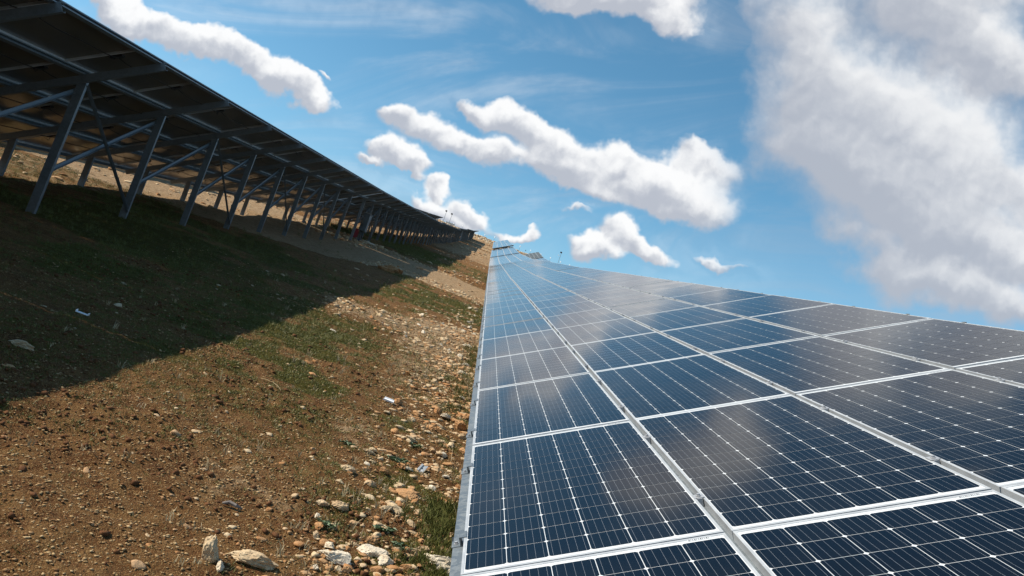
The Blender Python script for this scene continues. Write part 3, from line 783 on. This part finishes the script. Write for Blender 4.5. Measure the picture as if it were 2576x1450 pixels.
n = 6500; P_ = sample(n, -3.8, .8, 3.2, 30, w_rub); s_ = rng.gamma(1.8, .0074, n).clip(.004, .048) * (.75 + .05*P_[:,1])
scatter('rubble', n, P_, s_, [M_rock], 5, 9, 2, .0, 'broken pale limestone rubble strewn along the low edge of the right table', 'rubble')
n = 3400; P_ = sample(n, -1.2, .8, 3.2, 16, lambda x, y: np.clip(np.exp(-((x-.15)/.4)**2) * sst(fbm(x, y, .8, 3, 7), .45, .6), 0, 1)); s_ = rng.gamma(1.8, .0066, n).clip(.005, .045) * (.75 + .05*P_[:,1])
scatter('rubble', n, P_, s_, [M_rust], 15, 9, 2, .0, 'orange stained stones mixed in the rubble by the right table', 'rubble')
n = 5200; P_ = sample(n, -4.2, .8, 2.6, 11, lambda x, y: np.clip(sst(fbm(x, y, 1.1, 2, 55), .50, .64)*.9 + .12, 0, 1)); s_ = rng.gamma(3, .0035, n).clip(.004, .026) * (.85 + .04*P_[:,1])
scatter('soil_clods', n, P_, s_, [M_clod], 8, 6, 1, .2, 'crumbly dark red soil clods on the open ground', 'soil', .85)
# stones under / behind the left row, on the shaded track edge, on the far slope and the crest bank
n = 2600
P_ = np.concatenate([np.stack([rng.normal(-6.2, .7, 500), rng.normal(36, 2.2, 500)], 1), np.stack([rng.uniform(-6.5, .2, 350), 0*rng.random(350)], 1)*[1, 0] + np.stack([0*rng.random(350), 38.4+rng.normal(0, .5, 350)], 1),
    np.stack([rng.uniform(-14, -8, 900), rng.uniform(12, 70, 900)], 1), np.stack([rng.uniform(-4, .3, 450), rng.uniform(30, 120, 450)], 1), np.stack([rng.uniform(-5, .2, 400), rng.uniform(100, 235, 400)], 1)])
s_ = rng.gamma(2.2, .022, n).clip(.015, .16) * np.where(P_[:,1] > 100, 2.0, 1); s_[500:850] *= .8
scatter('rubble', n, P_, s_, [M_rock], 21, 8, 2, .1, 'scattered limestone stones on the shaded and farther slope', 'rubble')
n = 1800; P_ = np.stack([rng.uniform(-25, 25, n), 244.8 + rng.normal(0, 1.5, n)], 1); s_ = rng.gamma(3, .09, n).clip(.1, .6)
scatter('stone_bank', n, P_, s_, [M_white_rock], 22, 8, 1, .1, 'bank of piled pale stones along the crest against the sky', 'stone bank')

# ------------------------------------------------------------------ grass
def grass(name, n, x0, x1, y0, y1, nb, hmin, hmax, seed, thr, label, zone=None):
    r = np.random.default_rng(seed)
    def wf(x, y):
        g, p = masks(x, y); nn = fbm(x, y, 6, 3, 33)
        return np.clip(g * sst(nn + .3*g, thr, thr + .2), 0, 1) + .012
    P_ = sample(n, x0, x1, y0, y1, wf)
    cx = np.repeat(P_[:,0], nb); cy = np.repeat(P_[:,1], nb); m = n*nb; sc = 1 + .06*cy
    bx = cx + r.normal(0, .012, m)*sc; by = cy + r.normal(0, .012, m)*sc; bz = G(bx, by) - .004
    h = r.uniform(hmin, hmax, m) * sc; th = r.uniform(0, 6.283, m); w = .0016 * sc * r.uniform(.7, 1.5, m)
    ln = h * r.uniform(.2, .9, m); ph = r.uniform(0, 6.283, m)
    a = np.stack([bx - w*np.cos(th), by - w*np.sin(th), bz], -1); b = np.stack([bx + w*np.cos(th), by + w*np.sin(th), bz], -1)
    c = np.stack([bx + ln*np.cos(ph), by + ln*np.sin(ph), bz + h*.85], -1)
    v = np.stack([a, b, c], 1).reshape(-1, 3); f = np.arange(m*3).reshape(-1, 3)
    tag(obj(name, np_mesh(name, v, f, [M_grass])), label, 'grass', kind='stuff')
grass('grass', 21000, -4.8, .8, 2.6, 11, 9, .008, .022, 51, .42, 'short sparse green grass on the red soil in front')
grass('grass', 9000, -11, .8, 9, 60, 8, .02, .045, 52, .35, 'green grass in the shade of the left row and farther along')
# tall grass by the metal edge
r_ = np.random.default_rng(5)
def tuft(mb, x, y, n, h, sp):
    for _ in range(n):
        bx, by = x + r_.normal(0, sp), y + r_.normal(0, sp); z = Gs(bx, by); a = r_.uniform(0, 6.28); hh_ = h * r_.uniform(.5, 1.1); w = .0022
        le = hh_ * r_.uniform(.2, .8); tip = (bx + le*math.cos(a), by + le*math.sin(a), z + hh_*.9); mid = (bx + .35*le*math.cos(a), by + .35*le*math.sin(a), z + hh_*.55)
        mb.poly([(bx-w, by, z), (bx+w, by, z), (mid[0]+w*.8, mid[1], mid[2]), (mid[0]-w*.8, mid[1], mid[2])]); mb.poly([(mid[0]-w*.8, mid[1], mid[2]), (mid[0]+w*.8, mid[1], mid[2]), tip])
q = MB()
for _ in range(150): tuft(q, r_.normal(.28, .09), r_.uniform(3.8, 5.4), 26, .07, .02)
for _ in range(60): tuft(q, r_.normal(.25, .1), r_.uniform(8, 14), 16, .10, .03)
tag(obj('grass', q.mesh('grass', [M_grass])), 'taller bright green grass tucked under the low edge of the right table', 'grass', kind='stuff')

q = MB()
for _ in range(260):
    yy_ = 3.4 * (16/3.4) ** r_.random(); tuft(q, r_.normal(-.1, .45) if r_.random() < .7 else r_.uniform(-3.5, -.8), yy_, 7, r_.uniform(.03, .09), .012)
tag(obj('dry_grass', q.mesh('dry_grass', [M_dry])), 'sparse short straw-coloured tufts among the stones', 'dry grass', kind='stuff')

# broad-leaved weeds: things
def weed(px, py, size, label):
    x, y = gp(px, py); q = MB()
    for k in range(26):
        a = r_.uniform(0, 6.28); l = size * r_.uniform(.5, 1.1); w = l * .22; z0 = Gs(x, y) + .005; dx, dy = math.cos(a), math.sin(a); ox, oy = r_.normal(0, size*.5), r_.normal(0, size*.5)
        b0 = Vector((x+ox, y+oy, z0)); m1 = b0 + Vector((dx*l*.5, dy*l*.5, l*.35)); t1 = b0 + Vector((dx*l, dy*l, l*.25)); sd_ = Vector((-dy, dx, 0))*w
        q.poly([b0, m1 + sd_, t1, m1 - sd_])
    o = obj('weed', q.mesh('weed', [M_weed])); tag(o, label, 'weed', 'broad leaved weeds among the stones')
weed(1600, 2210, .05, 'pale green rosette weed among stones near the bottom edge')
weed(1655, 1790, .06, 'low green weed above the silver clamp piece')
weed(1580, 1850, .07, 'green weed patch left of the silver clamp piece')
weed(1380, 1780, .05, 'small weed left of the line of stones')
weed(1300, 2120, .05, 'weed left of the pale boulders at the bottom')
weed(1520, 2130, .06, 'weed in the middle of the bottom rubble')
weed(1710, 1680, .05, 'small weed just above the flat orange rock')

def dry(px, py, n, h, sp, label):
    x, y = gp(px, py); z = Gs(x, y); root = empty('dry_weed', loc=(x, y, z)); tag(root, label, 'dry weed', 'dry weeds along the panel edge')
    for _ in range(n):
        a = r_.uniform(0, 6.28); l = h * r_.uniform(.5, 1.1); b0 = (r_.normal(0, sp), r_.normal(0, sp*1.5), -.01); lean = r_.uniform(.15, .65)*l
        pts = [(b0[0] + lean*t*t*math.cos(a) - .06*t, b0[1] + lean*t*t*math.sin(a), -.01 + l*t*(1 - .25*t)) for t in np.linspace(0, 1, 6)]
        q = MB(); q.tube(pts, [.0024, .0021, .0018, .0014, .001, .0005], 4)
        if r_.random() < .6:
            p = Vector(pts[3]); q.tube([p, p + Vector((r_.normal(0,.04), r_.normal(0,.04), .05)), p + Vector((r_.normal(0,.06), r_.normal(0,.06), .10))], [.0012, .001, .0004], 3)
        obj('stalk', q.mesh('stalk', [M_dry]), root)
dry(1840, 1930, 12, .34, .02, 'tall dry straw-coloured stalks beside the metal edge, right of the silver clamp piece')
dry(1862, 2090, 6, .22, .03, 'short dry stalks in green grass by the metal edge, lowest of the dry weeds')
dry(1875, 1590, 12, .34, .05, 'dry straw weed by the metal edge above the pile of orange rocks')
dry(1893, 1380, 16, .40, .09, 'bushy dry weed by the metal edge at the pale rubble')
dry(1900, 1245, 18, .60, .22, 'pale dry weed thicket by the metal edge on the far green strip')
# lying straws
for (p0, p1, lb) in (((1595,2125),(1815,2205),'long dry straw lying across soil towards the metal edge'), ((1710,1880),(1850,1935),'dry straw lying right of the silver clamp piece'),
                     ((1040,1520),(1120,1570),'short straw lying on the open soil'), ((1570,2100),(1585,2050),'thin straw standing by the dark soil clods')):
    a = gp(*p0); b = gp(*p1); q = MB(); pts = []
    for t in np.linspace(0, 1, 8):
        x = a[0] + (b[0]-a[0])*t; y = a[1] + (b[1]-a[1])*t; pts.append((x, y, Gs(x, y) + .018 + .012*math.sin(t*3.1)))
    q.tube(pts, .0024, 4); tag(obj('straw', q.mesh('straw', [M_dry])), lb, 'straw')

# ------------------------------------------------------------------ small things on the ground
M_whitep = simple('white_plastic', (.85, .86, .88), .4)
x, y = gp(1550, 1616); q = MB(); q.box((-.048,-.03,0),(.048,.03,.006)); q.box((-.048,-.03,.006),(.048,-.024,.016)); q.box((-.048,.024,.006),(.048,.03,.016))
tag(obj('plastic_piece', q.mesh('plastic_piece', [M_whitep]), None, (x, y, Gs(x, y)+.012), (.25, .05, -.1)), 'white plastic piece lying on brown soil, right of centre', 'litter')
x, y = gp(1686, 1885); q = MB(); q.box((-.026,-.045,0),(-.012,.045,.012)); q.box((-.012,-.045,0),(.012,.045,.004)); q.box((.012,-.045,0),(.026,.045,.012))
b_ = obj('clamp_piece', q.mesh('clamp_piece', [M_frame]), None, (x, y, Gs(x, y)+.02), (.45, .1, -.25)); tag(b_, 'silver channel-shaped clamp piece with a bolt hole, lying on grass by the right table', 'metal clamp')
q = MB(); q.tube([(0,0,.0042),(0,0,.0052)], .006, 8); obj('bolt_hole', q.mesh('bolt_hole', [M_black]), b_)
x, y = gp(325, 1266); q = MB(); q.box((-.05,-.022,0),(.05,.022,.005)); q.box((-.05,-.022,.005),(-.046,.022,.02)); q.box((.046,-.022,.005),(.05,.022,.02))
tag(obj('plastic_piece', q.mesh('plastic_piece', [M_whitep]), None, (x, y, Gs(x, y)+.012), (.1, .05, .15)), 'white strip of litter lying in the shadow at the left', 'litter')
x, y = gp(925, 2032); q = MB(); q.tube([(-.05,0,0),(-.02,.01,.012),(.02,.0,.008),(.05,.012,.0)], [.006,.011,.010,.004], 6)
tag(obj('stick', q.mesh('stick', [simple('weathered_wood', (.16,.14,.13), .9, nscale=60, namt=.4)]), None, (x, y, Gs(x, y)+.015)), 'weathered grey stick on the gravel at lower middle', 'stick')

# combiner box on a left post, red sack under it
px_ = MW @ np.array([(1462-2048)/3169.7, (893-1153)/3169.7, 1.0]); px_ = px_ * (-5.93/px_[0])
M_box = simple('grey_enamel', (.10, .12, .135), .45, .1, nscale=4, namt=.08)
cb = empty('combiner_box', loc=(-5.93, px_[1], px_[2] + CAMZ)); tag(cb, 'grey electrical cabinet hung between posts of the left row, near a red sack', 'electrical cabinet')
q = MB(); q.box((-.12,-.32,-.42),(.12,.32,.42)); obj('body', q.mesh('body', [M_box]), cb)
q = MB(); q.box((.122,-.30,-.40),(.138,.30,.40)); dr = obj('door', q.mesh('door', [M_box]), cb)
q = MB(); q.box((.138,.22,-.06),(.155,.25,.06)); obj('handle', q.mesh('handle', [M_black]), dr)
q = MB(); q.box((-.15,-.36,.422),(.17,.36,.436)); obj('rain_hood', q.mesh('rain_hood', [M_frame]), cb)
for s_1 in (-.25, .25):
    q = MB(); q.sweep(c_profile(.04,.05,.004), (-.14, s_1, -1.3), (-.14, s_1, .42), (0,1,0)); obj('leg', q.mesh('leg', [M_galv]), cb)
q = MB()
for k in range(4): q.tube([(-.05, -.1+.07*k, -.42), (-.03, -.08+.05*k, -.7), (-.06+.03*k, -.1+.03*k, -1.1)], .014, 5)
obj('cable', q.mesh('cable', [M_black]), cb)
me = rock_mesh('red_sack', 77, 3, [simple('red_fabric', (.16, .008, .008), .85, nscale=12, namt=.3)], .8, 1.1)
tag(obj('red_sack', me, None, (-6.05, px_[1]-.9, Gs(-6.05, px_[1]-.9) + .28), (0,0,.4), (.22,.2,.33)), 'dark red sack standing on the ground under the grey cabinet', 'sack')

# ------------------------------------------------------------------ fence posts and lamp poles on the crest
M_lightpost = simple('pale_painted_post', (.62, .64, .66), .5)
M_tip = simple('white_post_tip', (.85, .87, .9), .5)
def at_dist(px, py, Y):
    v = MW @ np.array([(px-2048)/3169.7, (py-1153)/3169.7, 1.0]); v = v / v[1] * Y; return v[0], Y, v[2] + CAMZ
gF = 'perimeter fence posts along the crest'
fence = [((1849,914),(1852,903),'fence post with white tip just above the left row, left of the crest'), ((1936,954),(1940,939),'left fence post with white tip standing on the stone bank'),
 ((1974,968),(1980,948),'fence post with white tip where the stone bank meets the right row'), ((2036,976),(2040,968),'fence post with white tip right above the thin black gap'),
 ((2075,1007),(2081,985),'fence post with white tip between black gap and dull green table'), ((2116,1017),(2123,1002),'fence post with white tip behind the dull green table'),
 ((2158,1024),(2164,1017),'short fence post tip at the right corner of the dull green table'), ((2198,1044),(2203,1031),'fence post with white tip left of the tall lamp pole'),
 ((2239,1060),(2243,1047),'fence post with white tip just right of the tall lamp pole'), ((2277,1070),(2279,1060),'rightmost fence post tip above the panel edge'),
 ((1812,903),(1815,894),'fence post just right of the two lamp poles')]
ymin = 248.5
for (b0, t0, lb) in fence:
    xb, yb, zb = at_dist(*b0, ymin); xt, yt, zt = at_dist(*t0, ymin)
    zb = min(zb, Gs(xb, yb)) - .1
    root = empty('fence_post', loc=(xt, yt, zb)); tag(root, lb, 'fence post', gF); h = zt - zb
    q = MB(); q.sweep(rect_profile(.07,.07), (0,0,0), (0,0,h*.78), (1,0,0)); obj('shaft', q.mesh('shaft', [M_galv]), root)
    q = MB(); q.tube([(0,0,h-.38),(0,0,h-.05),(0,0,h+.12)], [.10,.14,.05], 7); obj('tip', q.mesh('tip', [M_tip]), root)
def lamp(base, top, lb, Y, arm):
    xb, yb, zb = at_dist(*base, Y); xt, yt, zt = at_dist(*top, Y); gz = Gs(xb, yb) - .2
    root = empty('lamp_pole', loc=(xt, yt, min(zb, gz))); tag(root, lb, 'lamp pole', 'floodlight poles by the perimeter fence'); h = zt - min(zb, gz)
    q = MB(); q.tube([(0,0,0),(0,0,h)], [.07,.045], 7); obj('pole', q.mesh('pole', [M_galv]), root)
    q = MB(); q.sweep(rect_profile(.55,.30), (-.1,-.15,h+.05), (-.1,.15,h-.1), (1,0,0)); q.box((-.06,-.06,h-.3),(.06,.06,h)); obj('lamp_head', q.mesh('lamp_head', [M_black]), root)
    if arm: q = MB(); q.box((-.5,-.04,h*.80),(0,.04,h*.80+.05)); q.box((-.75,-.12,h*.80-.05),(-.5,.12,h*.80+.12)); obj('side_arm', q.mesh('side_arm', [M_tip]), root)
lamp((1774,878),(1787,845), 'left of the two dark floodlight poles above the left row', 240, False)
lamp((1800,888),(1809,857), 'right of the two dark floodlight poles above the left row', 240, False)
lamp((2230,1058),(2246,1011), 'tall floodlight pole above the right row edge, apart from the others', 236, True)
# tilted bracket on the panel row and a bird
xb, yb, zb = at_dist(2032, 971, 247); q = MB(); q.tube([(-.6,0,.75),(0,0,0)], .06, 5); q.tube([(0,0,0),(.15,0,.35)], .08, 5)
tag(obj('fence_bracket', q.mesh('fence_bracket', [M_galv]), None, (xb, yb, zb), (0, 0, 0)), 'v-shaped bent fence bracket over the far end of the right row', 'bracket')
xb, yb, zb = at_dist(2102, 1004, 180); q = MB()
q.tube([(-.16,0,0),(-.05,0,.03),(.06,0,.03),(.16,0,.0)], [.01,.07,.08,.02], 6); q.poly([(-.02,0,.05),(.05,0,.05),(.0,.25,.22),(-.06,.2,.18)]); q.poly([(-.02,0,.05),(.05,0,.05),(.0,-.25,.22),(-.06,-.2,.18)])
tag(obj('bird', q.mesh('bird', [M_black])), 'tiny dark bird in the sky left of the dull green table', 'bird'); bpy.data.objects['bird'].location = (xb, yb, zb)
# pale cabin behind the left row
xb, yb, zb = at_dist(1800, 897, 246)
cab = empty('site_cabin', loc=(xb, 247, zb - 1.6)); tag(cab, 'pale site cabin peeking over the left row beside the lamp poles', 'cabin')
q = MB(); q.box((-1.3,-1,-1.5),(1.3,1,1.9)); obj('wall', q.mesh('wall', [M_lightpost]), cab)
q = MB(); q.box((-1.45,-1.15,1.902),(1.45,1.15,2.02)); obj('roof', q.mesh('roof', [M_frame]), cab)
for k in range(5):
    q = MB(); q.box((-1.1+k*.5,-1.03,-.8),(-.95+k*.5,-1.002,1.7)); obj('panel_rib', q.mesh('panel_rib', [M_galv]), cab)
